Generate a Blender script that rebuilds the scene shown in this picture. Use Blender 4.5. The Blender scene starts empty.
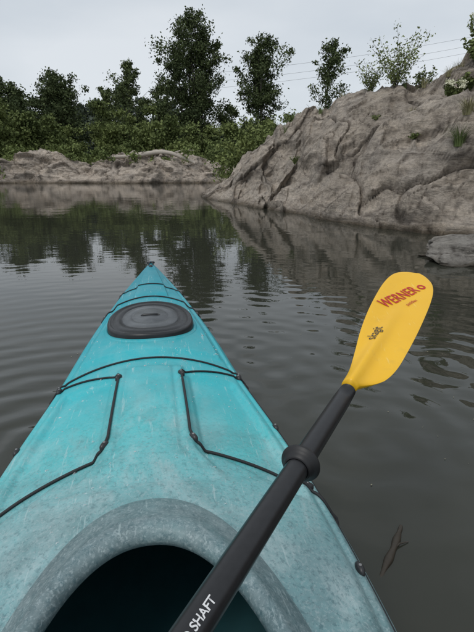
import bpy, math, random
import numpy as np
from mathutils import Vector, Matrix, noise
from mathutils.bvhtree import BVHTree
random.seed(3)
scene = bpy.context.scene
COL = scene.collection

# ------------------------------------------------------------ helpers
def link(o, parent=None):
    COL.objects.link(o)
    if parent is not None:
        o.parent = parent
    return o

def empty(name, loc=(0, 0, 0)):
    o = bpy.data.objects.new(name, None)
    o.location = loc
    o.empty_display_size = 0.2
    return link(o)

def mesh_obj(name, verts, faces, mat=None, parent=None, smooth=True):
    me = bpy.data.meshes.new(name)
    me.from_pydata([tuple(v) for v in verts], [], faces)
    me.update()
    if smooth:
        me.polygons.foreach_set('use_smooth', [True] * len(me.polygons))
    if mat:
        me.materials.append(mat)
    o = bpy.data.objects.new(name, me)
    return link(o, parent)

def quads_obj(name, V, mat, parent=None):
    """V: (N,4,3) array -> N separate quads"""
    n = V.shape[0]
    me = bpy.data.meshes.new(name)
    me.vertices.add(n * 4)
    me.vertices.foreach_set('co', V.reshape(-1).astype(np.float32))
    me.loops.add(n * 4)
    me.loops.foreach_set('vertex_index', np.arange(n * 4, dtype=np.int32))
    me.polygons.add(n)
    me.polygons.foreach_set('loop_start', np.arange(0, n * 4, 4, dtype=np.int32))
    me.polygons.foreach_set('loop_total', np.full(n, 4, dtype=np.int32))
    me.update(calc_edges=True)
    me.materials.append(mat)
    o = bpy.data.objects.new(name, me)
    return link(o, parent)

def grid_faces(nu, nv, closed_v=False, off=0):
    f = []
    for i in range(nu - 1):
        for j in range(nv if closed_v else nv - 1):
            j2 = (j + 1) % nv
            f.append((off + i * nv + j, off + i * nv + j2, off + (i + 1) * nv + j2, off + (i + 1) * nv + j))
    return f

def tube_data(pts, radii, seg=8, off=0):
    pts = [Vector(p) for p in pts]
    V = []
    n = len(pts)
    ref = Vector((0, 0, 1))
    for i, p in enumerate(pts):
        d = (pts[min(i + 1, n - 1)] - pts[max(i - 1, 0)]).normalized()
        r0 = ref if abs(d.dot(ref)) < 0.95 else Vector((1, 0, 0))
        a = d.cross(r0).normalized()
        b = d.cross(a).normalized()
        r = radii[i] if hasattr(radii, '__len__') else radii
        for k in range(seg):
            t = 2 * math.pi * k / seg
            V.append(p + a * math.cos(t) * r + b * math.sin(t) * r)
    F = grid_faces(n, seg, True, off)
    F.append(tuple(off + k for k in range(seg)))
    F.append(tuple(off + (n - 1) * seg + k for k in reversed(range(seg))))
    return V, F

def tube(name, pts, radii, mat, parent=None, seg=8):
    V, F = tube_data(pts, radii, seg)
    return mesh_obj(name, V, F, mat, parent)

def smoothstep(a, b, x):
    t = max(0.0, min(1.0, (x - a) / (b - a)))
    return t * t * (3 - 2 * t)

def interp(tab, x):
    if x <= tab[0][0]: return tab[0][1]
    if x >= tab[-1][0]: return tab[-1][1]
    for i in range(len(tab) - 1):
        if tab[i][0] <= x <= tab[i + 1][0]:
            x0, x1 = tab[i][0], tab[i + 1][0]
            y0, y1 = tab[i][1], tab[i + 1][1]
            m0 = (y1 - (tab[i - 1][1] if i > 0 else y0)) / (x1 - (tab[i - 1][0] if i > 0 else x0))
            m1 = ((tab[i + 2][1] if i + 2 < len(tab) else y1) - y0) / ((tab[i + 2][0] if i + 2 < len(tab) else x1) - x0)
            h = x1 - x0
            t = (x - x0) / h
            return ((2*t**3-3*t**2+1)*y0 + (t**3-2*t**2+t)*h*m0 + (-2*t**3+3*t**2)*y1 + (t**3-t**2)*h*m1)

def catmull(pts, n=8):
    pts = [Vector(p) for p in pts]
    out = []
    for i in range(len(pts) - 1):
        p0 = pts[max(i - 1, 0)]; p1 = pts[i]; p2 = pts[i + 1]; p3 = pts[min(i + 2, len(pts) - 1)]
        for k in range(n):
            t = k / n
            out.append(0.5 * ((2 * p1) + (-p0 + p2) * t + (2*p0 - 5*p1 + 4*p2 - p3) * t*t + (-p0 + 3*p1 - 3*p2 + p3) * t**3))
    out.append(pts[-1])
    return out

# ------------------------------------------------------------ materials
class NB:
    def __init__(self, name):
        self.m = bpy.data.materials.new(name)
        self.m.use_nodes = True
        self.t = self.m.node_tree
        self.b = self.t.nodes['Principled BSDF']
        self.tc = self.t.nodes.new('ShaderNodeTexCoord')
    def n(self, typ, **kw):
        x = self.t.nodes.new(typ)
        for k, v in kw.items():
            setattr(x, k, v)
        return x
    def l(self, a, b):
        self.t.links.new(a, b)
    def mapping(self, scale=(1, 1, 1), rot=(0, 0, 0), src='Object'):
        mp = self.n('ShaderNodeMapping')
        mp.inputs['Scale'].default_value = scale
        mp.inputs['Rotation'].default_value = rot
        self.l(self.tc.outputs[src], mp.inputs['Vector'])
        return mp.outputs['Vector']
    def noise(self, scale, detail=5, rough=0.55, vec=None, dist=0.0):
        x = self.n('ShaderNodeTexNoise')
        x.inputs['Scale'].default_value = scale
        x.inputs['Detail'].default_value = detail
        x.inputs['Roughness'].default_value = rough
        x.inputs['Distortion'].default_value = dist
        self.l(vec if vec is not None else self.tc.outputs['Object'], x.inputs['Vector'])
        return x.outputs['Fac']
    def ramp(self, fac, stops, interp='LINEAR'):
        r = self.n('ShaderNodeValToRGB')
        r.color_ramp.interpolation = interp
        els = r.color_ramp.elements
        while len(els) < len(stops): els.new(0.5)
        for e, (p, c) in zip(els, stops):
            e.position = p
            e.color = (c, c, c, 1) if not hasattr(c, '__len__') else (*c, 1)
        self.l(fac, r.inputs['Fac'])
        return r.outputs['Color']
    def math(self, op, a, b=None, c=None):
        x = self.n('ShaderNodeMath', operation=op)
        for i, v in enumerate((a, b, c)):
            if v is None: continue
            if isinstance(v, (int, float)): x.inputs[i].default_value = v
            else: self.l(v, x.inputs[i])
        return x.outputs[0]
    def mix(self, fac, a, b, blend='MIX'):
        x = self.n('ShaderNodeMixRGB', blend_type=blend)
        for s, v in ((x.inputs[0], fac), (x.inputs[1], a), (x.inputs[2], b)):
            if isinstance(v, (int, float)): s.default_value = v
            elif isinstance(v, tuple): s.default_value = (*v, 1)
            else: self.l(v, s)
        return x.outputs[0]
    def bump(self, h, strength=0.3, dist=0.01, normal=None):
        x = self.n('ShaderNodeBump')
        x.inputs['Strength'].default_value = strength
        x.inputs['Distance'].default_value = dist
        self.l(h, x.inputs['Height'])
        if normal is not None: self.l(normal, x.inputs['Normal'])
        return x.outputs['Normal']
    def set(self, **kw):
        for k, v in kw.items():
            s = self.b.inputs[k.replace('_', ' ')]
            if isinstance(v, tuple): s.default_value = (*v, 1)
            elif isinstance(v, (int, float)): s.default_value = v
            else: self.l(v, s)
        return self.m

def leaf_mat(name, dark, light, nscale=0.6):
    b = NB(name)
    geo = b.n('ShaderNodeNewGeometry')
    n1 = b.noise(nscale, 2)
    f = b.math('ADD', b.math('MULTIPLY', b.ramp(n1, [(0.35, 0.0), (0.65, 1.0)]), 0.6),
               b.math('MULTIPLY', geo.outputs['Random Per Island'], 0.4))
    c = b.mix(f, dark, light)
    b.set(Base_Color=c, Roughness=0.75)
    b.b.inputs['Specular IOR Level'].default_value = 0.15
    return b.m

def plain(name, col, rough=0.5, bumps=0.0, nscale=40, var=0.25, spec=0.5):
    b = NB(name)
    n = b.noise(nscale, 5)
    c = b.mix(n, tuple(x * (1 - var) for x in col), tuple(min(1, x * (1 + var)) for x in col))
    b.set(Base_Color=c, Roughness=rough)
    b.b.inputs['Specular IOR Level'].default_value = spec
    if bumps: b.set(Normal=b.bump(n, bumps, 0.002))
    return b.m

def rock_material(name, lo, hi, wet=0.12, rot=(0.25, -0.2, 0)):
    b = NB(name)
    n1 = b.noise(0.55, 8, 0.65, None, 0.5)
    c = b.ramp(n1, [(0.30, lo), (0.5, tuple((x + y) / 2 for x, y in zip(lo, hi))), (0.68, hi)])
    # grey weathered zones
    ng = b.noise(1.1, 6, 0.65, b.mapping((1, 1, 1.6), (0.3, 0.2, 0)))
    c = b.mix(b.ramp(ng, [(0.46, 0.0), (0.64, 0.55)]), c, tuple(x * 0.66 for x in (hi[0] * .95, hi[1] * .99, hi[2] * 1.05)))
    # thin dipping strata streaks
    v = b.mapping((0.7, 0.9, 4.5), rot)
    n2 = b.noise(1.8, 8, 0.70, v, 0.8)
    c = b.mix(0.8, c, b.ramp(n2, [(0.35, (0.48, 0.46, 0.44)), (0.46, (0.92, 0.91, 0.90)), (0.58, (1.05, 1.03, 1.0)), (0.7, (1.30, 1.27, 1.22))]), 'MULTIPLY')
    # run-off stains, drawn out down the slope
    nr = b.noise(1.5, 6, 0.7, b.mapping((2.6, 2.6, 0.5), (0.35, 0.3, 0)), 0.5)
    c = b.mix(b.ramp(nr, [(0.55, 0.0), (0.66, 0.5)]), c, (0.125, 0.108, 0.09))
    n3 = b.noise(14, 10, 0.75)
    c = b.mix(0.85, c, b.ramp(n3, [(0.33, 0.55), (0.5, 1.0), (0.66, 1.26)]), 'MULTIPLY')
    n4 = b.noise(2.6, 8, 0.75, None, 0.6)
    c = b.mix(b.ramp(n4, [(0.58, 0.0), (0.68, 0.45)]), c, (0.12, 0.10, 0.082))
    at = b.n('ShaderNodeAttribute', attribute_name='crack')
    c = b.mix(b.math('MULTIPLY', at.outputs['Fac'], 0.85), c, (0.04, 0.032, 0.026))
    geo = b.n('ShaderNodeNewGeometry')
    sx = b.n('ShaderNodeSeparateXYZ'); b.l(geo.outputs['Position'], sx.inputs[0])
    zz = b.math('ADD', sx.outputs['Z'], b.math('MULTIPLY', b.math('SUBTRACT', n2, 0.5), -0.25))
    wf = b.ramp(zz, [(0.02, 1.0), (wet, 0.0)])
    c = b.mix(wf, c, b.mix(1.0, c, (0.34, 0.32, 0.28), 'MULTIPLY'))
    b.set(Base_Color=c, Roughness=b.math('SUBTRACT', 0.92, b.math('MULTIPLY', wf, 0.4)))
    b.b.inputs['Specular IOR Level'].default_value = 0.2
    n6 = b.noise(4.5, 8, 0.7, b.mapping((1, 1, 2.0), rot), 0.4)
    h = b.math('ADD', b.math('MULTIPLY', n2, 0.7), b.math('MULTIPLY', n3, 0.35))
    h = b.math('ADD', h, b.math('MULTIPLY', n6, 1.0))
    b.set(Normal=b.bump(h, 1.0, 0.10))
    return b.m

# ------------------------------------------------------------ world, sun, camera
SUN_EL, SUN_AZ = math.radians(58), math.radians(215)
w = bpy.data.worlds.new("World"); scene.world = w; w.use_nodes = True
nt = w.node_tree; nt.nodes.clear()
out = nt.nodes.new('ShaderNodeOutputWorld'); bg = nt.nodes.new('ShaderNodeBackground')
sky = nt.nodes.new('ShaderNodeTexSky'); sky.sky_type = 'NISHITA'; sky.sun_disc = False
sky.sun_elevation = SUN_EL; sky.sun_rotation = SUN_AZ
tc = nt.nodes.new('ShaderNodeTexCoord'); mp = nt.nodes.new('ShaderNodeMapping')
mp.inputs['Scale'].default_value = (1, 1, 3.2)
nz = nt.nodes.new('ShaderNodeTexNoise'); nz.inputs['Scale'].default_value = 1.8; nz.inputs['Detail'].default_value = 5
nz.inputs['Roughness'].default_value = 0.45
cr = nt.nodes.new('ShaderNodeValToRGB')
cr.color_ramp.elements[0].position = 0.34; cr.color_ramp.elements[0].color = (5.7, 6.3, 6.9, 1)
cr.color_ramp.elements[1].position = 0.66; cr.color_ramp.elements[1].color = (7.7, 8.1, 8.5, 1)
mx = nt.nodes.new('ShaderNodeMixRGB'); mx.inputs[0].default_value = 0.9
L = nt.links.new
L(tc.outputs['Generated'], mp.inputs[0]); L(mp.outputs[0], nz.inputs['Vector']); L(nz.outputs['Fac'], cr.inputs[0])
L(sky.outputs[0], mx.inputs[1]); L(cr.outputs[0], mx.inputs[2]); L(mx.outputs[0], bg.inputs[0])
bg.inputs[1].default_value = 0.10; L(bg.outputs[0], out.inputs[0])

sl = bpy.data.lights.new('sun', 'SUN'); sl.energy = 1.2; sl.angle = math.radians(22); sl.color = (1, 0.97, 0.93)
so = link(bpy.data.objects.new('sun', sl))
sd = Vector((math.sin(SUN_AZ) * math.cos(SUN_EL), math.cos(SUN_AZ) * math.cos(SUN_EL), math.sin(SUN_EL)))
so.rotation_euler = sd.to_track_quat('Z', 'Y').to_euler(); so.location = sd * 50

cd = bpy.data.cameras.new('camera'); cd.lens = 26; cd.sensor_width = 36; cd.clip_start = 0.02; cd.clip_end = 3000
cam = link(bpy.data.objects.new('camera', cd)); cam.location = (0, 0, 0.85)
cam.rotation_euler = (math.radians(90 - 17.8), 0, 0)
scene.camera = cam
scene.view_settings.view_transform = 'Standard'; scene.view_settings.look = 'None'; scene.view_settings.exposure = 0

# ------------------------------------------------------------ water
b = NB('river_water')
v1 = b.mapping((1.0, 2.2, 1))
v2 = b.mapping((0.35, 0.9, 1))
n1 = b.noise(2.4, 2, 0.5, v1)
n2 = b.noise(1.0, 2, 0.5, v2)
n3 = b.noise(9, 2, 0.5, v1)
sx = b.n('ShaderNodeSeparateXYZ'); b.l(b.tc.outputs['Object'], sx.inputs[0])
def ring(cx, cy, freq, fall, amp):
    dx = b.math('SUBTRACT', sx.outputs['X'], cx); dy = b.math('SUBTRACT', sx.outputs['Y'], cy)
    d = b.math('SQRT', b.math('ADD', b.math('MULTIPLY', dx, dx), b.math('MULTIPLY', dy, dy)))
    d2 = b.math('ADD', d, b.math('MULTIPLY', n1, 0.10))
    return b.math('MULTIPLY', b.math('MULTIPLY', b.math('SINE', b.math('MULTIPLY', d2, freq)), amp),
                  b.math('EXPONENT', b.math('MULTIPLY', d, -fall)))
h = b.math('ADD', b.math('MULTIPLY', n1, 0.14), b.math('MULTIPLY', n2, 0.32))
h = b.math('ADD', h, b.math('MULTIPLY', n3, 0.018))
for r in (ring(0.42, 1.35, 38, 1.2, 0.14), ring(0.95, 1.9, 45, 1.5, 0.09), ring(-0.62, 1.25, 46, 1.4, 0.32), ring(0.1, 2.0, 50, 2.0, 0.06), ring(1.9, 3.0, 30, 1.2, 0.03)):
    h = b.math('ADD', h, r)
nb = b.noise(0.6, 4)
b.set(Base_Color=b.mix(nb, (0.026, 0.028, 0.021), (0.040, 0.041, 0.031)), Roughness=0.012, IOR=1.38,
      Normal=b.bump(h, 1.0, 0.012))
WATER = b.m
mesh_obj('river_water', [(-600, -400, 0), (600, -400, 0), (600, 700, 0), (-600, 700, 0)], [(0, 1, 2, 3)], WATER, smooth=False)

# ------------------------------------------------------------ ground
def far_shore(x):
    return 33.0 + 0.8 * math.sin(x * 0.21) + (0 if x > -25 else (-(x + 25)) * -0.15)
def right_shore(y):
    return interp([(-100, 30), (-20, 11), (0, 10), (4, 7.5), (8, 4.0), (11, 2.0), (14, 0.8), (16.5, 1.2), (24, 9), (32, 14), (60, 14)], y)
def ground_h(x, y):
    d = max(y - far_shore(x), min(x - right_shore(y), 40))
    z = -1.2 + 2.2 * smoothstep(-1.0, 2.0, d)
    if d > 0:
        z += 0.35 * noise.noise(Vector((x * 0.15, y * 0.15, 0))) + min(d, 30) * 0.02
    if y > 75:
        z += smoothstep(75, 260, y) * 9
    return z
def axis(lo, hi, n, c, p=2.6):
    out = []
    for i in range(n):
        t = -1 + 2 * i / (n - 1)
        s = abs(t) ** p
        out.append(c + (hi - c) * s if t > 0 else c - (c - lo) * s)
    return out
xs = axis(-600, 600, 171, 0); ys = axis(-400, 700, 171, 22)
V = [(x, y, ground_h(x, y)) for x in xs for y in ys]
b = NB('grassy_ground')
n = b.noise(0.8, 8, 0.7)
b.set(Base_Color=b.ramp(n, [(0.3, (0.05, 0.06, 0.022)), (0.55, (0.09, 0.1, 0.04)), (0.72, (0.2, 0.16, 0.1))]), Roughness=0.95,
      Normal=b.bump(b.noise(6, 6), 0.7, 0.1))
mesh_obj('ground', V, grid_faces(171, 171), b.m)

# ------------------------------------------------------------ rocks
def ridged(p, oct=4):
    s, a = 0, 1.0
    for _ in range(oct):
        s += a * (1 - abs(noise.noise(p)) * 2); p = p * 2.1 + Vector((3.1, 1.7, 9.2)); a *= 0.5
    return s / 2
def rock_bank(name, secs, na, nb_, mat, amp=1.0, strata=0.42, dip=0.26, blocks=0.9, prof=0.72, seed=0.0, back=4.0, rug=1.0):
    """secs: (shore_x, shore_y, ridge_x, ridge_y, ridge_z)"""
    cols = [catmull([(s[0], s[1], 0) for s in secs], 12), catmull([(s[2], s[3], s[4]) for s in secs], 12)]
    nn = len(cols[0])
    L = [0.0]
    for i in range(1, nn): L.append(L[-1] + (cols[0][i] - cols[0][i - 1]).length)
    V = []; cr = []
    sv = Vector((seed, seed * 1.7, seed * 0.3))
    for i in range(na):
        f = (i / (na - 1)) * L[-1]
        k = 0
        while k < nn - 2 and L[k + 1] < f: k += 1
        t = (f - L[k]) / max(1e-6, L[k + 1] - L[k])
        S = cols[0][k].lerp(cols[0][k + 1], t); R = cols[1][k].lerp(cols[1][k + 1], t)
        inl = Vector((R.x - S.x, R.y - S.y, 0)); il = inl.length; inl.normalize()
        outn = (-inl + Vector((0, 0, 0.6))).normalized()
        jag = 0.08 * noise.noise(Vector((f * 1.5, seed, 0))) + 0.06 * noise.noise(Vector((f * 4.1, seed, 3)))
        for j in range(nb_):
            bb = -0.14 + 1.14 * (j / (nb_ - 1)) * 1.4
            if bb < 0:
                p = S + inl * (bb * il * 0.6) + Vector((0, 0, bb * 5))
                env = 0.7
            elif bb <= 1:
                z = R.z * (bb ** prof) * (1 + jag * bb)
                p = S + inl * (bb * il) + Vector((0, 0, z)); env = 0.7 + 0.3 * math.sin(min(1, bb * 1.2) * math.pi)
            else:
                p = R + inl * ((bb - 1) * back / 0.46) + Vector((0, 0, R.z * jag - (bb - 1) ** 1.3 * 1.6 * min(R.z, 2))); env = 0.7
            sc = min(1.0, 0.25 + R.z / 2.0)
            q = p + sv
            d = 0.36 * noise.noise(q * 0.55) + 0.20 * noise.noise(q * 1.2 + Vector((5, 5, 5)))
            wob = 0.34 * noise.noise(q * 0.6 + Vector((9, 0, 0))) + 0.08 * noise.noise(q * 2.1)
            s = (p.z - dip * f + wob + 0.25 * bb) / strata
            fr = s - math.floor(s)
            lay = math.floor(s)
            saw = (fr ** 2.0) if fr < 0.88 else (0.88 ** 2.0) * (1 - fr) / 0.12
            lr = noise.noise(Vector((lay * 3.7, f * 0.45, seed)))
            d += (0.15 + 0.27 * lr) * (saw - 0.3)
            s2 = s * 3.3 + 0.6 * noise.noise(q * 1.1)
            fr2 = s2 - math.floor(s2)
            l2 = noise.noise(Vector((math.floor(s2) * 2.7, f * 0.8, seed)))
            d += (0.03 + 0.09 * l2) * (fr2 - 0.5) * rug
            wv = Vector((noise.noise(q * 1.5), noise.noise(q * 1.5 + Vector((7, 7, 7))), noise.noise(q * 1.5 + Vector((2, 17, 7)))))
            qq = Vector((q.x * 0.9, q.y * 0.55, q.z * 1.1)) * blocks + 0.30 * wv
            dd, pts = noise.voronoi(qq)
            e = dd[1] - dd[0]
            d += 0.26 * (noise.cell(pts[0] * 5.3) - 0.5) * smoothstep(0, 0.10, e)
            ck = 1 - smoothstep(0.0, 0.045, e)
            d -= 0.13 * ck
            qq = Vector((q.x * 1.2, q.y * 0.8, q.z * 1.7)) * blocks * 2.4 + 0.5 * wv
            dd, pts = noise.voronoi(qq)
            e2 = dd[1] - dd[0]
            d += 0.10 * (noise.cell(pts[0] * 7.3) - 0.5) * smoothstep(0, 0.12, e2)
            gate = smoothstep(-0.2, 0.1, noise.noise(q * 0.8 + Vector((0, 31, 0))))
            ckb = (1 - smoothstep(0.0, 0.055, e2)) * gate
            d -= 0.055 * ckb
            d += rug * (0.065 * (ridged(q * 1.9) - 0.5) + 0.036 * noise.noise(q * 5) + 0.018 * noise.noise(q * 13))
            d *= amp * sc * env
            p = p + outn * d
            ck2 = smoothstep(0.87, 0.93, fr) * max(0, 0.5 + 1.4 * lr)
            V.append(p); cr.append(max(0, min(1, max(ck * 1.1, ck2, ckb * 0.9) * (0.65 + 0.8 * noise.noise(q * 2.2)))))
    o = mesh_obj(name, V, grid_faces(na, nb_), mat)
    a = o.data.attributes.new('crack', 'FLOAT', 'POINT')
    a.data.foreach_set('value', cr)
    return o

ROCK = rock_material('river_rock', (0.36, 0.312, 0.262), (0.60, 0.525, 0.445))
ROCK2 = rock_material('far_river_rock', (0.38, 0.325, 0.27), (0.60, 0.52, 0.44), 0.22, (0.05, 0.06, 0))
right_secs = [(-1.25, 15.6, -1.2, 15.9, 0.12), (-1.0, 14.6, -0.75, 15.6, 0.42), (-0.5, 13.1, -0.35, 15.2, 0.62), (0.31, 11.1, 0.25, 14.0, 1.2),
              (1.235, 9.1, 1.32, 12.3, 1.92), (1.85, 7.56, 2.32, 10.8, 2.42), (2.5, 6.3, 3.25, 9.5, 2.42),
              (3.1, 5.9, 3.98, 8.6, 2.95), (4.5, 5.2, 5.8, 8.0, 3.2), (6.5, 3.5, 8.5, 6.5, 3.1), (8.0, -1, 11.5, 1, 2.6), (9, -8, 12.5, -8, 2.3)]
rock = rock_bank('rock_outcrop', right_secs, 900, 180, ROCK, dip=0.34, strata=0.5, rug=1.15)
far_secs = [(-60, 30, -60, 34, 1.6), (-34, 30, -34, 33.5, 1.7), (-22, 30.2, -22, 33, 1.5), (-17, 30.0, -16.8, 32.5, 1.4), (-14.4, 30.6, -14, 33.0, 2.1), (-12.0, 30.6, -12.2, 33, 1.9), (-10.2, 30.8, -10.2, 33, 1.35),
            (-8.0, 30.4, -8.0, 33, 2.0), (-5.5, 30.6, -5.5, 33, 2.2), (-3.2, 31, -3.0, 33.5, 1.8), (-1.5, 31.3, -1.3, 34, 1.35),
            (1, 32, 1, 35, 1.2), (8, 32.5, 8, 36, 1.4), (16, 33, 16, 37, 1.5)]
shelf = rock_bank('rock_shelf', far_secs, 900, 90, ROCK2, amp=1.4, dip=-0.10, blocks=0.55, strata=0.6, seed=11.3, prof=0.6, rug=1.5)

def boulder(name, loc, size, seed, mat, rot=0):
    V = []; cr = []
    nu, nv = 90, 130
    for i in range(nu):
        th = math.pi * i / (nu - 1)
        for j in range(nv):
            ph = 2 * math.pi * j / nv
            d = Vector((math.sin(th) * math.cos(ph), math.sin(th) * math.sin(ph), math.cos(th)))
            q = d * 1.3 + Vector((seed, 0, 0))
            r = 1 + 0.3 * noise.noise(q) + 0.16 * noise.noise(q * 2.6) + 0.08 * ridged(q * 2.0)
            dd, pts = noise.voronoi(q * 1.4); e = dd[1] - dd[0]
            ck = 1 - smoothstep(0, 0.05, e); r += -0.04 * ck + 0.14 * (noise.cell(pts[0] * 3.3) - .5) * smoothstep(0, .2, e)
            V.append(Vector((d.x * size[0], d.y * size[1], d.z * size[2])) * r); cr.append(ck * 0.6)
    o = mesh_obj(name, V, grid_faces(nu, nv, True), mat)
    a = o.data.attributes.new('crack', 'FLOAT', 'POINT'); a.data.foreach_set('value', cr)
    o.location = loc; o.rotation_euler = (0, 0, rot)
    return o
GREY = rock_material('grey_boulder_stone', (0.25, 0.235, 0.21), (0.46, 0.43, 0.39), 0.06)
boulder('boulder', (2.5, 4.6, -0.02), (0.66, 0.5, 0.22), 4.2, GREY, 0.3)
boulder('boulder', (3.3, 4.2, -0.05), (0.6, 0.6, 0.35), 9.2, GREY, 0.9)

bpy.context.view_layer.update()
dg = bpy.context.evaluated_depsgraph_get()
bvh = BVHTree.FromObject(rock, dg); bvh2 = BVHTree.FromObject(shelf, dg)
def on_rock(x, y, tree_=None):
    h = (tree_ or bvh).ray_cast(Vector((x, y, 10)), Vector((0, 0, -1)))
    return h[0] if h[0] is not None else Vector((x, y, 1))

# ------------------------------------------------------------ foliage
rng = np.random.default_rng(5)
def leaf_quads(C, size, aspect=1.6, flat=0.0, droop=0.0):
    n = len(C)
    a = rng.normal(size=(n, 3)); a[:, 2] = a[:, 2] * (1 - flat) - droop
    a /= np.linalg.norm(a, axis=1)[:, None]
    r = rng.normal(size=(n, 3)); b_ = np.cross(a, r); b_ /= np.linalg.norm(b_, axis=1)[:, None]
    s = size * rng.uniform(0.6, 1.3, (n, 1))
    a = a * s * aspect * 0.5; b_ = b_ * s * 0.5
    return np.stack([C - a, C + b_ - a * 0.1, C + a, C - b_ - a * 0.1], axis=1)

BARK = plain('bark', (0.12, 0.105, 0.09), 0.9, 0.5, 12)
LT_DARK = leaf_mat('dark_tree_leaves', (0.030, 0.045, 0.020), (0.115, 0.145, 0.06), 0.55)
LT_MID = leaf_mat('tree_leaves', (0.042, 0.060, 0.026), (0.155, 0.19, 0.078), 0.5)
LT_BUSH = leaf_mat('bush_leaves', (0.040, 0.060, 0.018), (0.21, 0.25, 0.088), 0.35)
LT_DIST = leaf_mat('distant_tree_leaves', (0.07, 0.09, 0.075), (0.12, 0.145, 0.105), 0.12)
LT_LIGHT = leaf_mat('shrub_leaves', (0.10, 0.13, 0.045), (0.26, 0.30, 0.12), 4)

def tree(name, x, y, z0, top, profile, seed, mat, nclump=110, per=110, leaf=0.15, lean=0.0, trunk_r=0.2, forks=0):
    """profile: (height fraction, radius)"""
    rs = np.random.default_rng(seed)
    root = empty(name, (x, y, z0))
    H = top - z0
    V, F, C = [], [], []
    leaders = [(0.0, 0.0, 1.0, trunk_r, 1.0)]
    for k in range(forks):
        a = k * 2.6 + seed
        leaders.append((math.cos(a) * 0.75 * profile[1][1] * 0.75, math.sin(a) * 0.5, 0.88 - 0.13 * k, trunk_r * 0.7, 0.62))
    for (dx, dy, hf, r0, rf) in leaders:
        tr = []
        for i in range(14):
            f = i / 13; sp = smoothstep(0.05, 0.5, f)
            tr.append(Vector((dx * sp + lean * f * H + 0.25 * math.sin(f * 5 + seed + dx) * f, dy * sp + 0.2 * math.sin(f * 4 + seed * 2) * f, f * H * hf * 0.98)))
        def tp(f):
            k = max(0, min(12.999, f * 13)); i = int(k); return tr[i].lerp(tr[i + 1], k - i)
        v, ff = tube_data(tr, [r0 * (1 - 0.93 * i / 13) for i in range(14)], 8, len(V)); V += v; F += ff
        fmin = profile[0][0]
        nl_ = max(12, int(nclump * rf / 5))
        for li in range(nl_):
            f = fmin + (1 - fmin) * ((li + rs.random()) / nl_) ** 0.9
            R = interp(profile, f) * (rf ** 0.6)
            ang = li * 2.399 + rs.uniform(-0.6, 0.6)
            Lr = R * rs.choice([rs.uniform(0.2, 0.6), rs.uniform(0.6, 1.0), rs.uniform(0.9, 1.3)])
            base = tp(max(0.04, f - 0.10))
            end = tp(min(f, 1)) + Vector((math.cos(ang) * Lr, math.sin(ang) * Lr, R * rs.uniform(0.05, 0.5)))
            mid = base.lerp(end, 0.55) + Vector((0, 0, -0.1 * Lr))
            v, ff = tube_data([base, mid, end], [0.06 * (1.2 - f), 0.035 * (1.2 - f) + .006, 0.008], 5, len(V))
            V += v; F += ff
            if rs.random() < 0.12: continue
            for c in range(5):
                g = 0.35 + 0.7 * (c + rs.random()) / 5
                cen = (base.lerp(mid, g / .55) if g < 0.55 else mid.lerp(end, (g - 0.55) / 0.45))
                cen = cen + Vector((rs.normal() * 0.16 * R, rs.normal() * 0.16 * R, rs.normal() * 0.13 * R + 0.05))
                sz = (0.17 + 0.085 * R) * rs.uniform(0.5, 1.35)
                n_ = int(per * rs.uniform(0.3, 1.3) * 0.72)
                C.append(rs.normal(size=(n_, 3)) * np.array([sz, sz, sz * 0.8]) * 0.85 + np.array(cen))
    mesh_obj('trunk_and_limbs', V, F, BARK, root)
    quads_obj('crown', leaf_quads(np.concatenate(C), leaf, 1.6, 0, 0.3), mat, root)
    return root

tree('cottonwood_tree', -4.2, 50, 1.4, 15.3, [(0.12, 1.8), (0.3, 2.8), (0.45, 2.8), (0.6, 3.0), (0.75, 2.7), (0.88, 2.0), (0.96, 1.1), (1.0, 0.4)], 1, LT_DARK, 250, 135, 0.14, forks=2)
tree('cottonwood_tree', 2.5, 50, 1.4, 13.3, [(0.10, 1.1), (0.35, 1.9), (0.5, 1.8), (0.65, 2.3), (0.8, 2.1), (0.92, 1.4), (1.0, 0.4)], 2, LT_DARK, 190, 125, 0.14, forks=1)
tree('cottonwood_tree', 8.1, 45, 1.4, 11.6, [(0.2, 0.5), (0.4, 1.3), (0.6, 1.8), (0.75, 1.7), (0.9, 1.1), (1.0, 0.3)], 3, LT_DARK, 150, 95, 0.13, 0.0, 0.14)
tree('cottonwood_tree', -11.3, 52, 1.4, 11.6, [(0.1, 2.0), (0.3, 2.5), (0.5, 2.2), (0.7, 1.7), (0.85, 1.1), (0.95, 0.5), (1.0, 0.15)], 4, LT_MID, 170, 100, 0.14)
tree('cottonwood_tree', -17.3, 48, 1.4, 9.8, [(0.15, 2.3), (0.4, 2.8), (0.65, 2.5), (0.85, 1.6), (1.0, 0.4)], 5, LT_DARK, 170, 115, 0.14, forks=1)
tree('cottonwood_tree', -21.2, 45, 1.4, 8.6, [(0.15, 2.4), (0.4, 2.9), (0.65, 2.6), (0.85, 1.8), (1.0, 0.5)], 6, LT_DARK, 170, 115, forks=1)
tree('cottonwood_tree', -14.2, 55, 1.4, 9.2, [(0.15, 1.9), (0.5, 2.3), (0.8, 1.5), (1.0, 0.4)], 7, LT_MID, 130, 105)
tree('cottonwood_tree', -8.2, 54, 1.4, 9.6, [(0.15, 1.8), (0.5, 2.2), (0.8, 1.4), (1.0, 0.4)], 8, LT_MID, 130, 105)
tree('cottonwood_tree', -27, 46, 1.4, 9.5, [(0.15, 2.4), (0.4, 2.8), (0.65, 2.6), (0.85, 1.8), (1.0, 0.5)], 9, LT_DARK, 110, 100)
tree('cottonwood_tree', -0.8, 56, 1.4, 7.6, [(0.15, 1.6), (0.5, 2.0), (0.8, 1.3), (1.0, 0.4)], 10, LT_MID, 90, 100)

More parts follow.
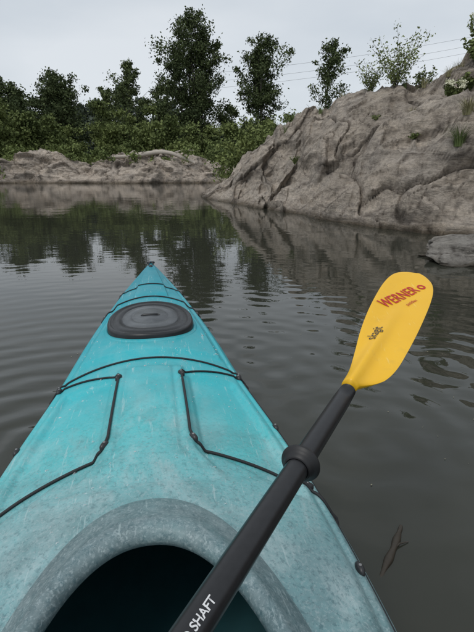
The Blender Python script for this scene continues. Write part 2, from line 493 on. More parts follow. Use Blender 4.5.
def mass(name, boxes, mat, leaf, per=160, cap=99):
    """boxes: list of (x, y, base z, top z, radius)"""
    C = []
    for (x, y, z0, z1, r) in boxes:
        n = int(per * (0.5 + r))
        k = min(cap, max(4, int((z1 - z0) * r * 2.2)))
        for _ in range(k):
            f = rng.random() ** 0.8
            rr = r * (1 - 0.55 * f)
            c = np.array([x + rng.normal() * rr * 0.5, y + rng.normal() * rr * 0.4, z0 + (z1 - z0) * f])
            s = 0.24 + 0.18 * r
            C.append(c + rng.normal(size=(n // 2, 3)) * np.array([s, s, s * 0.6]) * 0.6)
    return quads_obj(name, leaf_quads(np.concatenate(C), leaf, 1.6, 0, 0.2), mat)
bx = []
for i in range(115):
    x = random.uniform(-34, 20)
    y = random.uniform(37, 48)
    ytop = interp([(-34, 5.0), (-20, 4.8), (-14, 5.6), (-10, 5.5), (-6.5, 5.8), (-3, 4.4), (0, 4.4), (4, 4.5), (8, 4.6), (22, 5)], x)
    bx.append((x, y, 1.0, ytop * random.uniform(0.55, 1.15), random.uniform(0.8, 1.6)))
mass('riverbank_bushes', bx, LT_BUSH, 0.15, 170)
bx = []
for i in range(90):
    x = random.uniform(-30, 14)
    bx.append((x, random.uniform(34.3, 36.5), 1.1, random.uniform(1.7, 2.8) if not -9 < x < -3 else random.uniform(1.5, 2.5), random.uniform(0.4, 0.9)))
for i in range(30):
    bx.append((random.uniform(-25, -15.2), random.uniform(29.6, 33), 0.3, random.uniform(1.1, 2.4), random.uniform(0.4, 0.8)))
for i in range(7):
    bx.append((random.uniform(-13, -2), random.uniform(32.2, 33.2), 1.3, random.uniform(1.7, 2.2), random.uniform(0.15, 0.3)))
mass('riverbank_shrubs', bx, leaf_mat('shrub_green', (0.05, 0.07, 0.02), (0.23, 0.28, 0.10), 0.9), 0.11, 130)
bx = []
for i in range(150):
    x = random.uniform(-110, 90)
    hh = interp([(-110, 15), (-50, 14), (-35, 15), (-20, 15.5), (-8, 11), (0, 9), (30, 9), (90, 11)], x)
    bx.append((x, random.uniform(95, 125), 1.5, hh * random.uniform(0.75, 1.05), random.uniform(1.8, 3.2)))
mass('distant_trees', bx, LT_DIST, 0.55, 30, 45)
bx = []
for i in range(30):
    x = random.uniform(-1.0, 4.5)
    bx.append((x, random.uniform(18, 23), 0.5, random.uniform(1.5, 2.5) + max(0, x) * 0.16, random.uniform(0.35, 0.8)))
mass('shoreline_shrubs', bx, LT_BUSH, 0.08, 180)

def shrub(name, base, height, spread, nstem, leafn, leaf, mat, seed, flowers=0, stem_r=0.006, fs=0.028):
    rs = random.Random(seed)
    root = empty(name, base)
    V = []; F = []; C = []; FL = []
    for s in range(nstem):
        a = rs.uniform(0, 6.283); h = height * rs.uniform(0.5, 1.0); sp = spread * rs.uniform(0.3, 1.0)
        pts = [Vector((0, 0, -0.05))]
        for k in range(1, 6):
            f = k / 5
            pts.append(Vector((math.cos(a) * sp * f ** 1.3 + rs.uniform(-.02, .02), math.sin(a) * sp * f ** 1.3 + rs.uniform(-.02, .02), h * f)))
        v, ff = tube_data(pts, [stem_r * (1 - 0.15 * k) for k in range(6)], 5, len(V)); V += v; F += ff
        for k in range(leafn):
            f = rs.uniform(0.2, 1.0) * 5; i = min(4, int(f))
            p = pts[i].lerp(pts[i + 1], f - i)
            o = 0.06 * height
            C.append((p.x + rs.gauss(0, o), p.y + rs.gauss(0, o), p.z + rs.gauss(0, o * 0.7)))
        FL.append(pts[-1])
    mesh_obj('stems', V, F, BARK, root)
    quads_obj('leaves', leaf_quads(np.array(C), leaf, 1.8), mat, root)
    if flowers:
        FL = sorted(FL, key=lambda p: p.y - p.z)[:flowers]
        C = [(p.x + rs.gauss(0, fs), p.y + rs.gauss(0, fs) - 0.02, p.z + 0.02 + rs.gauss(0, fs * .7)) for p in FL for _ in range(60)]
        quads_obj('flowers', leaf_quads(np.array(C), 0.02, 1.1), plain('white_petals', (0.78, 0.77, 0.58), 0.7, var=0.08), root)
    return root
def grass(name, base, height, spread, n, mat, seed):
    rs = random.Random(seed); V = []; F = []
    for i in range(n):
        a = rs.uniform(0, 6.283); r0 = spread * 0.3 * rs.random(); bx_, by_ = r0 * math.cos(a), r0 * math.sin(a)
        h = height * rs.uniform(0.5, 1.0); sp = spread * rs.uniform(0.2, 1); w_ = 0.004
        px, py = -math.sin(a) * w_, math.cos(a) * w_
        o = len(V)
        for k in range(4):
            f = k / 3; x = bx_ + math.cos(a) * sp * f * f; y = by_ + math.sin(a) * sp * f * f; z = -0.04 + h * (f - 0.3 * f * f) * 1.4; ww = 1 - f * 0.85
            V.append((x - px * ww, y - py * ww, z)); V.append((x + px * ww, y + py * ww, z))
        F += [(o + 2 * k, o + 2 * k + 1, o + 2 * k + 3, o + 2 * k + 2) for k in range(3)]
    o = mesh_obj(name, V, F, mat); o.location = base; return o
STRAW = plain('dry_grass', (0.30, 0.28, 0.15), 0.8, 0, 5, 0.4)
GRN = plain('green_grass', (0.14, 0.19, 0.06), 0.8, 0, 5, 0.4)
p = on_rock(3.0, 9.6); shrub('shrub', p - Vector((0, 0, .03)), 1.0, 0.55, 20, 75, 0.028, LT_LIGHT, 4)
p = on_rock(2.65, 10.0); shrub('shrub', p - Vector((0, 0, .03)), 0.65, 0.35, 12, 60, 0.027, LT_LIGHT, 5)
p = on_rock(3.45, 9.3); shrub('shrub', p - Vector((0, 0, .03)), 0.45, 0.3, 12, 50, 0.028, LT_BUSH, 15)
p = on_rock(3.36, 7.80); shrub('flowering_plant', p, 0.30, 0.17, 14, 60, 0.032, LT_BUSH, 6, 6, 0.004, 0.028)
p = on_rock(4.05, 8.5); shrub('flowering_plant', p, 0.5, 0.3, 16, 70, 0.036, LT_LIGHT, 7, 6, 0.004, 0.03)
p = on_rock(3.75, 8.1); shrub('shrub', p, 0.35, 0.25, 14, 60, 0.034, LT_LIGHT, 17, 0, 0.004)
p = on_rock(3.60, 7.85); shrub('shrub', p, 0.28, 0.22, 14, 50, 0.032, LT_BUSH, 27, 0, 0.004)
p = on_rock(3.02, 6.62); grass('grass_tuft', p, 0.30, 0.24, 200, GRN, 8)
p = on_rock(3.14, 6.75); grass('grass_tuft', p, 0.26, 0.24, 200, STRAW, 18)
p = on_rock(2.75, 7.6); shrub('rock_plant', p, 0.12, 0.12, 25, 9, 0.022, LT_BUSH, 9, 0, 0.003)
p = on_rock(1.3, 10.7); shrub('rock_plant', p, 0.2, 0.16, 25, 10, 0.026, LT_BUSH, 10, 0, 0.003)
p = on_rock(2.5, 8.9); shrub('rock_plant', p, 0.10, 0.12, 25, 7, 0.02, LT_LIGHT, 11, 0, 0.003)
for i, (x, y) in enumerate([(3.6, 9.0), (3.8, 8.7), (3.2, 9.6), (2.3, 10.9), (3.9, 8.0), (3.3, 8.9), (1.9, 11.3), (2.9, 8.2), (3.55, 7.4), (3.5, 8.4), (1.2, 12.1), (3.7, 8.4)]):
    grass('grass_tuft', on_rock(x, y), random.uniform(0.12, 0.26), 0.16, 80, STRAW if i % 2 else GRN, 30 + i)

# driftwood log lying on the shelf
DRIFT = plain('driftwood', (0.42, 0.375, 0.32), 0.9, 0.5, 9)
lg = empty('driftwood_log', (0, 0, 0))
lp = []
for i in range(9):
    f = i / 8; x = -9.0 + 6.2 * f; y = 32.5 + 0.3 * math.sin(f * 4)
    lp.append([x, y, on_rock(x, y, bvh2).z])
zs_ = [p[2] for p in lp]
mxz = [max(zs_[max(0, i - 1):i + 2]) for i in range(9)]
for i in range(9):
    lp[i][2] = (mxz[max(0, i - 1)] + 2 * mxz[i] + mxz[min(8, i + 1)]) / 4 + 0.08
lc = catmull(lp, 4)
tube('trunk', lc, [0.05 + 0.10 * math.sin(0.3 + i / (len(lc) - 1) * 2.5) for i in range(len(lc))], DRIFT, lg)
e_ = Vector(lp[6])
tube('limb', [e_, e_ + Vector((0.7, -0.2, 0.22)), e_ + Vector((1.5, -0.2, 0.2))], [0.06, 0.04, 0.015], DRIFT, lg)
tube('limb', [Vector(lp[3]), Vector(lp[3]) + Vector((0.5, -0.2, 0.3))], [0.05, 0.015], DRIFT, lg)

# power line
CAB = plain('cable', (0.1, 0.1, 0.1), 0.6)
pl = empty('power_line')
for dz, dy in ((0, 0), (-0.7, 0.5), (0.9, -0.5)):
    pts = []
    for i in range(25):
        f = i / 24; x = -6 + 46 * f
        pts.append((x, 64 + dy + 2 * f, 11.2 + 6.6 * f - 3.0 * f * (1 - f) + dz))
    tube('cable', pts, 0.012, CAB, pl, 4)
for x, y, z in ((-6, 64, 12.6), (40, 66, 19.2)):
    tube('pole', [(x, y, 0.5), (x, y, z)], [0.16, 0.11], BARK, pl)
    tube('crossarm', [(x, y - 1, z - 0.6), (x, y + 1, z - 0.6)], 0.07, BARK, pl)

# ------------------------------------------------------------ kayak
kayak = empty('kayak', (-0.142, 0.61, 0)); kayak.rotation_euler = (0, 0, math.radians(10.1))
WT = [(-2.3, 0.008), (-2.1, 0.06), (-1.7, 0.17), (-1.2, 0.285), (-0.7, 0.335), (-0.2, 0.347), (0.0, 0.343), (0.23, 0.325), (0.62, 0.272), (0.95, 0.237), (1.2, 0.203),
      (1.56, 0.14), (1.87, 0.068), (2.0, 0.03), (2.05, 0.008)]
ZS = [(-2.3, .31), (-1.2, .21), (0, .235), (.6, .25), (1.2, .27), (1.8, .305), (2.05, .332)]
ZC = [(-2.3, .33), (-1.1, .265), (-0.5, .30), (0, .335), (.3, .328), (.7, .315), (1.0, .312), (1.5, .318), (1.85, .330), (2.05, .338)]
def deck_z(s, x):
    W = interp(WT, s); t = min(1, abs(x) / W)
    zs, zc = interp(ZS, s), interp(ZC, s)
    z = zs + (zc - zs) * (1 - t ** 2.0)
    ax = abs(x)
    cw = 0.092 + 0.06 * smoothstep(0.16, 0.02, s)
    inS = smoothstep(0.04, 0.12, s) * (1 - smoothstep(0.56, 0.60, s))
    z += 0.012 * inS * (1 - smoothstep(cw - 0.010, cw + 0.004, ax))
    z -= 0.004 * inS * math.exp(-((ax - cw + 0.03) / 0.006) ** 2)
    sb = 0.13 - 0.10 * smoothstep(0.1, 0.3, ax)
    well = smoothstep(sb, sb + 0.025, s) * (1 - smoothstep(0.515, 0.54, s)) * smoothstep(cw + .004, cw + 0.018, ax) * (1 - smoothstep(W - 0.070, W - 0.048, ax))
    z -= 0.016 * well
    z += 0.012 * smoothstep(0.685, 0.71, s) * (1 - smoothstep(1.30, 1.36, s)) * (1 - smoothstep(W - 0.055, W - 0.04, ax))
    z += 0.012 * smoothstep(1.34, 1.40, s) * (1 - smoothstep(max(0.0, W * 0.45 - 0.008), max(0.02, W * 0.45), ax)) 
    sh = 0.045 + 0.22 * max(0, ax - 0.10)
    z += 0.006 * (1 - smoothstep(sh - 0.008, sh + 0.012, s)) * (1 - smoothstep(W - 0.05, W - 0.03, ax)) * smoothstep(-0.6, -0.2, s)
    z -= 0.004 * math.exp(-((ax - (W - 0.032)) / 0.005) ** 2) * smoothstep(0.08, 0.12, W)
    z -= 0.018 * smoothstep(W - 0.022, W, ax)
    return z
def hull_section(s):
    W = interp(WT, s); zs = deck_z(s, W)
    zk = interp([(-2.3, .26), (-2.15, .05), (-1.8, -.06), (-1, -.1), (0.8, -.1), (1.5, -.06), (1.8, -.01), (1.95, .08), (2.03, .22), (2.05, .30)], s)
    pts = []
    for k in range(1, 24):
        a = math.pi * k / 24
        x = math.cos(a)
        z = math.sin(a)
        xx = math.copysign(abs(x) ** 0.62, x) * W
        pts.append((xx, s, zs + (zk - zs) * (z ** 0.8)))
    return pts
NS, ND = 460, 181
svals = [-2.3 + 4.35 * ((i / (NS - 1)) ** 0.8) for i in range(NS)]
V = []; row = None
CI = (-0.54, 0.44, 0.18)   # cockpit opening: centre s, semi length, semi width
for s in svals:
    W = interp(WT, s)
    sec = []
    for j in range(ND):
        x = W * (-1 + 2 * j / (ND - 1))
        sec.append((x, s, deck_z(s, x)))
    sec += hull_section(s)
    row = len(sec); V += sec
F = []
for i in range(NS - 1):
    for j in range(row):
        j2 = (j + 1) % row
        a, b_, c, d = i * row + j, i * row + j2, (i + 1) * row + j2, (i + 1) * row + j
        if j < ND - 1:
            cx = (V[a][0] + V[c][0]) / 2; cy = (V[a][1] + V[c][1]) / 2
            if ((cy - CI[0]) / (CI[1] + 0.035)) ** 2 + (cx / (CI[2] + 0.022)) ** 2 < 1: continue
        F.append((a, b_, c, d))
F.append(tuple(range(row))); F.append(tuple(reversed(range((NS - 1) * row, NS * row))))

def kayak_material(name, grey=0.0):
    b = NB(name)
    sx = b.n('ShaderNodeSeparateXYZ'); b.l(b.tc.outputs['Object'], sx.inputs[0])
    nl = b.noise(3.0, 4, 0.5)
    sp = b.math('ADD', b.math('MULTIPLY_ADD', sx.outputs['Y'], 0.4, 0.2), b.math('MULTIPLY', b.math('SUBTRACT', nl, 0.5), 0.14))
    c = b.ramp(sp, [(0.0, (0.12, 0.24, 0.255)), (0.17, (0.20, 0.33, 0.345)), (0.215, (0.17, 0.40, 0.415)), (0.28, (0.085, 0.50, 0.52)), (0.42, (0.040, 0.47, 0.52)), (0.6, (0.012, 0.36, 0.43)), (0.85, (0.006, 0.27, 0.34)), (1.0, (0.004, 0.21, 0.28))])
    near = b.ramp(sp, [(0.12, 1.0), (0.26, 0.6), (0.36, 0.22), (0.6, 0.05)])
    c = b.mix(b.math('MULTIPLY', b.ramp(b.noise(9, 6, 0.65), [(0.45, 0.0), (0.75, 1.0)]), b.math('MULTIPLY_ADD', near, 0.35, 0.15)), c, (0.22, 0.53, 0.55))
    # chalky oxidised patches
    ch = b.noise(4.2, 8, 0.72, b.mapping((1.6, 0.8, 1)), 0.8)
    c = b.mix(b.math('MULTIPLY', b.ramp(ch, [(0.47, 0.0), (0.62, 1.0)]), b.math('MULTIPLY_ADD', near, 0.55, 0.06)), c, (0.45, 0.56, 0.565))
    gr = b.noise(5.5, 8, 0.7, None, 0.4)
    c = b.mix(b.math('MULTIPLY', b.ramp(gr, [(0.46, 0.0), (0.62, 1.0)]), b.math('MULTIPLY_ADD', near, 0.5, 0.08)), c, (0.09, 0.15, 0.155))
    if grey:
        c = b.mix(grey, c, b.ramp(b.noise(40, 8, 0.8), [(0.35, (0.050, 0.066, 0.075)), (0.62, (0.19, 0.22, 0.23))]))
    fl = b.noise(210, 3, 0.7)
    f1 = b.math('MULTIPLY', b.ramp(fl, [(0.52, 0.0), (0.62, 1.0)]), near)
    c = b.mix(b.math('MULTIPLY', f1, 0.4), c, (0.42, 0.50, 0.51))
    fl2 = b.noise(110, 4, 0.8)
    c = b.mix(b.math('MULTIPLY', b.math('MULTIPLY', b.ramp(fl2, [(0.52, 0.0), (0.62, 1.0)]), near), 0.5), c, (0.035, 0.10, 0.12))
    for rz, sc_, th in ((0.35, 5, 0.65), (-0.5, 7, 0.66), (1.2, 6, 0.66), (0.05, 4, 0.66)):
        ms = b.mapping((16, 1.2, 16), (0, 0, rz))
        sc = b.ramp(b.noise(sc_, 4, 0.65, ms), [(th, 0.0), (th + 0.03, 1.0)])
        c = b.mix(b.math('MULTIPLY', sc, 0.30), c, (0.55, 0.66, 0.66))
    b.set(Base_Color=c, Roughness=b.math('ADD', 0.30, b.math('MULTIPLY', b.noise(14, 5), 0.3)))
    b.b.inputs['Specular IOR Level'].default_value = 0.45
    b.set(Normal=b.bump(b.math('ADD', b.math('MULTIPLY', fl, 0.6), b.math('MULTIPLY', b.noise(24, 3), 1.6)), 0.45, 0.0014))
    return b.m
KM = kayak_material('turquoise_plastic')
KG = kayak_material('worn_grey_teal_plastic', 0.55)
mesh_obj('hull_and_deck', V, F, KM, kayak)

# cockpit coaming: lofted ring
V = []; na_ = 160
prof = [(0.0, -0.012), (0.06, 0.001), (0.16, 0.009), (0.32, 0.014), (0.46, 0.018), (0.58, 0.024), (0.66, 0.030), (0.76, 0.034), (0.88, 0.034), (0.96, 0.029), (1.0, 0.020), (0.995, 0.010), (0.93, 0.006), (0.80, 0.006)]
def sup(v, e): return math.copysign(abs(v) ** e, v)
for i in range(na_):
    a = 2 * math.pi * i / na_
    co, si = math.cos(a), math.sin(a)
    ox, oy = 0.240 * sup(si, .92), 0.550 * sup(co, .92)
    ix, iy = CI[2] * sup(si, .92), (CI[1] - 0.005) * sup(co, .92)
    oy += CI[0]; iy += CI[0]
    for f, dz in prof:
        x = ox + (ix - ox) * f; y = oy + (iy - oy) * f
        z0 = deck_z(oy, ox)
        z1 = deck_z(oy, 0)
        V.append((x, y, z0 + (z1 - z0) * min(1, f * 1.5) * 0.55 + dz))
mesh_obj('cockpit_coaming', V, [(b_, a, d, c) for a, b_, c, d in grid_faces(na_, len(prof), False)] +
         [((na_ - 1) * len(prof) + j + 1, (na_ - 1) * len(prof) + j, j, j + 1) for j in range(len(prof) - 1)], KG, kayak)
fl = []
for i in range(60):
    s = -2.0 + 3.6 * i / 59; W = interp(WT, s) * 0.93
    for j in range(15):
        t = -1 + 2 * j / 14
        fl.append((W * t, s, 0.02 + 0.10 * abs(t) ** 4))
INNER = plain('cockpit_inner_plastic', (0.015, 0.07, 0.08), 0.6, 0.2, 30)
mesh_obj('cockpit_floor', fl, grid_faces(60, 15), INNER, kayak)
SEAT = plain('black_seat_foam', (0.02, 0.02, 0.022), 0.8, 0.3, 60)
sv = []
for i in range(24):
    f = i / 23
    for j in range(15):
        t = -1 + 2 * j / 14
        yy = -0.62 - 0.42 * min(1, f / 0.7)
        zz = 0.07 + 0.05 * abs(t) ** 3 + (0.02 if f < 0.1 else 0) + max(0, f - 0.7) * 0.75
        sv.append((0.165 * t, yy - max(0, f - .7) * 0.15, zz))
mesh_obj('seat', sv, grid_faces(24, 15), SEAT, kayak)

# hatch cover
def rub(name, lo, hi):
    RUB = NB(name)
    nn = RUB.noise(60, 6, 0.7); n5 = RUB.noise(7, 6, 0.65)
    RUB.set(Base_Color=RUB.mix(RUB.ramp(n5, [(0.4, 0.0), (0.65, 1.0)]), lo, hi), Roughness=RUB.math('ADD', 0.26, RUB.math('MULTIPLY', nn, 0.25)), Normal=RUB.bump(nn, 0.25, 0.001))
    return RUB.m
RUBM = rub('hatch_rubber', (0.008, 0.009, 0.010), (0.024, 0.026, 0.029))
RUBC = rub('hatch_centre_plastic', (0.06, 0.066, 0.072), (0.12, 0.13, 0.137))
rings = [(1.0, -0.035), (1.0, 0.004), (0.99, 0.009), (0.965, 0.012), (0.93, 0.012), (0.915, 0.008), (0.88, 0.008), (0.865, 0.011), (0.70, 0.013), (0.685, 0.008), (0.66, 0.008)]
rings2 = [(0.66, 0.008), (0.645, 0.012), (0.44, 0.0135), (0.43, 0.012), (0.41, 0.012), (0.40, 0.0135), (0.0001, 0.014)]
seg = 96; HS = 0.985
for nm, rr, mm in (('hatch_cover', rings, RUBM), ('hatch_centre', rings2, RUBC)):
    V = []
    for r, dz in rr:
        for k in range(seg):
            a = 2 * math.pi * k / seg
            x = sup(math.cos(a), 0.9) * 0.152 * r; y = sup(math.sin(a), 0.9) * 0.197 * r
            V.append((x, HS + y, 0.333 + dz - 0.012 * (x / 0.152) ** 2))
    mesh_obj(nm, V, [f[::-1] for f in grid_faces(len(rr), seg, True)], mm, kayak)
V, F = tube_data([(-0.034, HS, 0.345), (-0.024, HS, 0.348), (0.024, HS, 0.348), (0.034, HS, 0.345)], [0.003, 0.005, 0.005, 0.003], 10)
mesh_obj('hatch_grip', V, F, RUBM, kayak)
V = []
for k in range(seg):
    a = 2 * math.pi * k / seg
    for r, dz in [(1.16, -0.016), (1.10, 0.0), (1.04, 0.006), (1.0, 0.0), (0.99, -0.02)]:
        x = math.cos(a) * 0.152 * r; y = math.sin(a) * 0.197 * r
        V.append((x, HS + y, 0.325 + dz - 0.022 * (x / 0.152) ** 2))
F = grid_faces(seg, 5); F += [((seg - 1) * 5 + j, (seg - 1) * 5 + j + 1, j + 1, j) for j in range(4)]
mesh_obj('hatch_rim', V, F, KM, kayak)

# cords
CORD = plain('black_cord', (0.015, 0.015, 0.017), 0.6, 0.6, 400)
def cord(name, pts, r=0.0029, lift=0.0025):
    P = []
    cp = catmull([(x, s, 0) for s, x in pts], 10)
    for p in cp:
        W = interp(WT, p.y)
        if abs(p.x) > W: 
            ex = abs(p.x) - W
            P.append((math.copysign(W + 0.003, p.x), p.y, deck_z(p.y, W) - ex))
        else:
            z = max(deck_z(p.y, p.x), deck_z(p.y + 0.008, p.x), deck_z(p.y - 0.008, p.x))
            P.append((p.x, p.y, z + lift))
    return tube(name, P, r, CORD, kayak, 8)
for sg in (-1, 1):
    cord('deck_bungee', [(0.505, sg * 0.082), (0.45, sg * 0.083), (0.3, sg * 0.083), (0.2, sg * 0.082)], 0.0031, 0.003)
    cord('deck_bungee', [(0.2, sg * 0.082), (0.178, sg * 0.088), (0.168, sg * 0.10), (0.155, sg * 0.14), (0.12, sg * 0.24), (0.085, sg * 0.30), (0.05, sg * 0.33), (0.03, sg * 0.355)], 0.0031, 0.003)
    cord('deck_bungee', [(0.505, sg * 0.082), (0.53, sg * 0.085), (0.548, sg * 0.11), (0.575, sg * 0.18), (0.585, sg * 0.24), (0.58, sg * 0.285)])
    cord('perimeter_line', [(0.58, sg * 0.268), (0.35, sg * 0.307), (0.05, sg * 0.335), (-0.3, sg * 0.338)], 0.0024, -0.001)
cord('deck_bungee', [(0.60, -0.29), (0.615, -0.25), (0.64, -0.15), (0.652, 0), (0.64, 0.15), (0.615, 0.25), (0.60, 0.29)])
cord('deck_bungee', [(1.22, -0.205), (1.26, -0.16), (1.30, -0.08), (1.315, 0), (1.30, 0.08), (1.26, 0.16), (1.22, 0.205)])
cord('deck_bungee', [(1.50, -0.155), (1.52, -0.08), (1.53, 0), (1.52, 0.08), (1.50, 0.155)], 0.0024)
FIT = plain('fitting_plastic', (0.02, 0.02, 0.022), 0.4)
STEEL = plain('screw_steel', (0.22, 0.22, 0.22), 0.5); 
def fitting(s, x, rot=0, L_=0.013, W_=0.007):
    V = []; z = deck_z(s, min(abs(x), interp(WT, s) - 0.004))
    pr = [(1.0, -0.004), (1.0, 0.003), (0.8, 0.006), (0.45, 0.009), (0.0001, 0.0095)]
    for r, dz in pr:
        for k in range(20):
            a = 2 * math.pi * k / 20
            px, py = math.cos(a) * W_ * r, math.sin(a) * L_ * r
            V.append((x + px * math.cos(rot) - py * math.sin(rot), s + px * math.sin(rot) + py * math.cos(rot), z + dz))
    mesh_obj('pad_eye', V, [f[::-1] for f in grid_faces(len(pr), 20, True)], FIT, kayak)
    V = []
    for r, dz in ((0.0026, 0.008), (0.0026, 0.0102), (0.0001, 0.0106)):
        for k in range(10):
            a = 2 * math.pi * k / 10
            V.append((x + r * math.cos(a), s + r * math.sin(a), z + dz))
    mesh_obj('screw', V, [f[::-1] for f in grid_faces(3, 10, True)], STEEL, kayak)
for sg in (-1, 1):
    for s, x, r in ((0.508, 0.082, 0.5), (0.180, 0.087, 0.5), (0.09, 0.30, 1.2), (0.585, 0.252, 0.2), (0.61, 0.258, 0.2), (1.225, 0.19, 0.2), (1.5, 0.14, 0.2), (0.32, 0.296, 0.1), (-0.1, 0.325, 0)):
        fitting(s, sg * x, r * sg)
tube('carry_loop', catmull([(-0.012, 1.90, 0.335), (-0.012, 1.93, 0.348), (0, 1.965, 0.352), (0.012, 1.93, 0.348), (0.012, 1.90, 0.335)], 5), 0.003, CORD, kayak)
tube('carry_toggle', [(-0.022, 1.975, 0.348), (-0.016, 1.975, 0.348), (0.016, 1.975, 0.348), (0.022, 1.975, 0.348)], [0.004, 0.007, 0.007, 0.004], FIT, kayak, 10)
fitting(1.89, 0.0, 0, 0.018, 0.010)
dm = NB('water_droplets'); dm.set(Base_Color=(0.9, 0.95, 0.95), Roughness=0.03, IOR=1.33); dm.b.inputs['Transmission Weight'].default_value = 1.0
V = []; F = []
rd = random.Random(8)
for i in range(260):
    s = rd.uniform(-0.05, 1.3); W = interp(WT, s) - 0.03
    x = rd.uniform(-W, W); r = rd.uniform(0.0008, 0.0028) * (1.0 if rd.random() < 0.85 else 1.6)
    if (x / 0.18) ** 2 + ((s - HS) / 0.23) ** 2 < 1 or (x / .25) ** 2 + ((s + .54) / .56) ** 2 < 1: continue
    z = deck_z(s, x); o = len(V)
    for a_, dz in ((1.0, -0.0003), (0.85, 0.35 * r), (0.5, 0.6 * r), (0.001, 0.7 * r)):
        for k in range(8):
            t = 2 * math.pi * k / 8
            V.append((x + r * a_ * math.cos(t), s + r * a_ * math.sin(t), z + dz))
    F += [f[::-1] for f in grid_faces(4, 8, True, o)]
mesh_obj('water_droplets', V, F, dm.m, kayak)

# ------------------------------------------------------------ paddle
pad = empty('kayak_paddle', (0, 0, 0))
PA = Vector((-0.037, 0.266, 0.502)); PT = Vector((0.436, 1.075, 0.606)); PB = Vector((0.180, 0.668, 0.509))
d1 = (PB - PA).normalized()
CARB = NB('black_carbon_shaft')
cn = CARB.noise(120, 3)
CARB.set(Base_Color=CARB.mix(cn, (0.007, 0.007, 0.008), (0.018, 0.018, 0.02)), Roughness=0.34)
Aend = PA - d1 * 1.15
tube('shaft', [Aend, PA, PB - d1 * 0.04, PB - d1 * 0.0], [0.0144, 0.0144, 0.0138, 0.0125], CARB.m, pad, 32)
rp = PA.lerp(PB, 0.53)
RUBB = plain('drip_ring_rubber', (0.012, 0.012, 0.013), 0.5)
cpts = [(-0.013, 0.0148), (-0.012, 0.0170), (-0.007, 0.0180), (-0.004, 0.0210), (-0.0015, 0.0246), (0.0005, 0.0252), (0.0022, 0.0246), (0.003, 0.0210), (0.005, 0.0180), (0.011, 0.0170), (0.012, 0.0148)]
V, F = tube_data([rp + d1 * a for a, r in cpts], [r for a, r in cpts], 40)
mesh_obj('drip_ring', V, F, RUBB, pad)

YEL = NB('yellow_blade_plastic')
yn = YEL.noise(25, 6, 0.7); ys_ = YEL.noise(6, 6, 0.6)
yc = YEL.mix(ys_, (0.78, 0.41, 0.008), (0.92, 0.54, 0.016))
ysc = YEL.ramp(YEL.noise(9, 4, 0.6, YEL.mapping((14, 2, 8), (0.3, 0, 0.9))), [(0.64, 0.0), (0.68, 1.0)])
yc = YEL.mix(YEL.math('MULTIPLY', ysc, 0.35), yc, (0.92, 0.72, 0.25))
ygr = YEL.ramp(YEL.noise(18, 8, 0.75), [(0.58, 0.0), (0.70, 1.0)])
yc = YEL.mix(YEL.math('MULTIPLY', ygr, 0.18), yc, (0.40, 0.25, 0.06))
YEL.set(Base_Color=yc, Roughness=YEL.math('ADD', 0.28, YEL.math('MULTIPLY', yn, 0.25)),
        Normal=YEL.bump(yn, 0.2, 0.002))
def blade_off(f, x):
    spine = 0.012 * math.exp(-(x / 0.012) ** 2) * (1 - smoothstep(0.15, 0.75, f))
    return spine + 2.2 * x * x + 0.02 * (f - .5) ** 2
def blade(base, tip, rho, sc=1.0):
    d = (tip - base); Ln = d.length; d.normalize()
    e0 = d.cross(Vector((0, 0, 1))).normalized(); n0 = e0.cross(d).normalized()
    if n0.z < 0: n0 = -n0
    e = e0 * math.cos(rho) - n0 * math.sin(rho); n = e.cross(d).normalized()
    if n.z < 0: n = -n
    R = [(0, .0125), (.03, .016), (.06, .030), (.10, .044), (.18, .053), (.3, .056), (.45, .057), (.6, .056), (.75, .053), (.86, .047), (.93, .037), (.975, .023), (.993, .012), (1.0, .001)]
    Lf = [(0, .0125), (.08, .014), (.2, .024), (.35, .038), (.5, .048), (.65, .054), (.78, .056), (.88, .052), (.94, .042), (.98, .025), (1.0, .001)]
    def surf(f, t):
        x = (interp(R, f) * max(0, t) - interp(Lf, f) * max(0, -t)) * sc
        return base + d * (f * Ln) + e * x + n * blade_off(f, x), n
    nf, ntt = 80, 41
    V = []
    for side in (1, -1):
        for i in range(nf):
            f = i / (nf - 1); f = 1 - (1 - f) ** 1.6
            for j in range(ntt):
                t = -math.cos(math.pi * j / (ntt - 1))
                p, nn_ = surf(f, t)
                th = 0.0022 * (1 - t ** 8)
                root = 0.013 * (1 - smoothstep(0.0, 0.12, f)) * math.sqrt(max(0, 1 - t * t))
                V.append(p + nn_ * side * (th + root * (0.25 if side > 0 else 1.3)))
    F = grid_faces(nf, ntt) + [f[::-1] for f in grid_faces(nf, ntt, off=nf * ntt)]
    N = nf * ntt
    for i in range(nf - 1):
        F.append((i * ntt, (i + 1) * ntt, N + (i + 1) * ntt, N + i * ntt))
        F.append((i * ntt + ntt - 1, N + i * ntt + ntt - 1, N + (i + 1) * ntt + ntt - 1, (i + 1) * ntt + ntt - 1))
    for j in range(ntt - 1):
        F.append((j, N + j, N + j + 1, j + 1))
    o = mesh_obj('blade', V, F, YEL.m, pad)
    import bmesh
    bm = bmesh.new(); bm.from_mesh(o.data); bmesh.ops.remove_doubles(bm, verts=bm.verts, dist=1e-5); bmesh.ops.recalc_face_normals(bm, faces=bm.faces); bm.to_mesh(o.data); bm.free()
    return d, e, n, Ln
bd, be, bn, bL = blade(PB, PT, math.radians(12))
blade(Aend, Aend - d1 * 0.46, math.radians(60))
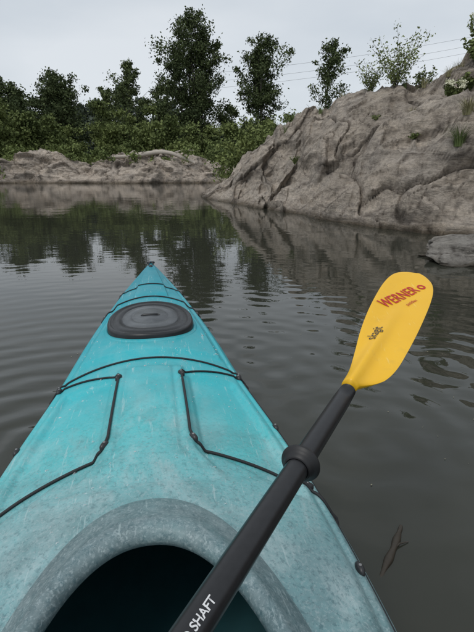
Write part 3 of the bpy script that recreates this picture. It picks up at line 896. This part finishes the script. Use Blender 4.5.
def text_mesh(name, s, size, origin, xdir, ydir, mat, proj=None, bold=0.0, spacing=1.0):
    cu = bpy.data.curves.new(name, 'FONT'); cu.body = s; cu.size = size; cu.align_x = 'CENTER'; cu.align_y = 'CENTER'; cu.offset = bold
    cu.space_character = spacing
    to = bpy.data.objects.new(name, cu); COL.objects.link(to)
    bpy.context.view_layer.update()
    me = bpy.data.meshes.new_from_object(to.evaluated_get(bpy.context.evaluated_depsgraph_get()))
    bpy.data.objects.remove(to)
    for v in me.vertices:
        p = origin + xdir * v.co.x + ydir * v.co.y
        if proj: p = proj(p)
        v.co = p
    me.materials.clear(); me.materials.append(mat)
    return link(bpy.data.objects.new(name, me), pad)
def on_blade(p):
    f = (p - PB).dot(bd) / bL; x = (p - PB).dot(be)
    return PB + bd * (f * bL) + be * x + bn * (blade_off(f, x) + 0.0034)
RED = plain('red_print', (0.50, 0.018, 0.012), 0.5, var=0.05)
BLK = plain('black_print', (0.03, 0.025, 0.02), 0.5, var=0.05)
WHT = plain('white_print', (0.7, 0.7, 0.7), 0.5, var=0.05)
ang = math.radians(20)
xd = (bd * math.cos(ang) + be * math.sin(ang)).normalized()
yd = bn.cross(xd).normalized()
text_mesh('blade_lettering', 'WERNER', 0.036, PB + bd * bL * 0.715 + be * -0.010, xd * 0.84, yd * 1.05, RED, on_blade, 0.0006, 1.06)
text_mesh('blade_small_lettering', 'paddles', 0.012, PB + bd * bL * 0.70 + be * 0.018, xd, yd, RED, on_blade)
text_mesh('blade_model_lettering', 'skagit', 0.024, PB + bd * bL * 0.36 + be * -0.012, bd, bn.cross(bd), BLK, on_blade)
V = []; cc = PB + bd * bL * 0.865 + be * 0.020
for k in range(33):
    a = 2 * math.pi * k / 32
    for r in (0.005, 0.0095):
        V.append(on_blade(cc + bd * math.cos(a) * r + be * math.sin(a) * r))
mesh_obj('blade_emblem', V, grid_faces(33, 2), RED, pad)
cv = (Vector((0, 0, 0.85)) - PA).normalized(); cv = (cv - d1 * cv.dot(d1)).normalized()
def on_shaft(p):
    a = (p - PA).dot(d1); side = d1.cross(cv)
    x = (p - PA).dot(side) / 0.0147
    return PA + d1 * a + (cv * math.cos(x) + side * math.sin(x)) * 0.0148
text_mesh('shaft_lettering', 'CARBON BLEND SHAFT', 0.0105, PA - d1 * 0.030, d1, cv.cross(d1), WHT, on_shaft, 0.0002)

# ------------------------------------------------------------ things on the water
DEAD = plain('wet_bark', (0.035, 0.026, 0.016), 0.5, 0.6, 60)
br = empty('floating_branch')
tube('stick', catmull([(0.300, 0.755, -0.012), (0.33, 0.80, 0.000), (0.365, 0.85, 0.002), (0.395, 0.90, 0.000), (0.41, 0.925, 0.004)], 6), [0.003 + 0.006 * math.sin(i / 24 * 3.1) * (1 + 0.3 * math.sin(i * 0.9)) for i in range(25)], DEAD, br)
tube('twig', [(0.365, 0.85, 0.002), (0.385, 0.865, 0.006), (0.41, 0.875, 0.002)], [0.003, 0.002, 0.001], DEAD, br)
C = []
for i in range(260):
    y = random.uniform(0.7, 9); C.append((random.uniform(-0.55, 0.6) * y + 0.1, y, 0.0025))
C = np.array(C)
a = rng.uniform(0, 6.28, len(C)); sz = rng.uniform(0.0012, 0.0042, len(C))
A = np.stack([np.cos(a) * sz, np.sin(a) * sz, np.zeros(len(C))], 1); B = np.stack([-np.sin(a) * sz, np.cos(a) * sz, np.zeros(len(C))], 1) * 0.6
quads_obj('floating_leaf_litter', np.stack([C - A, C + B, C + A, C - B], 1), plain('leaf_litter', (0.26, 0.24, 0.16), 0.8, nscale=3, var=0.6))
print('done')
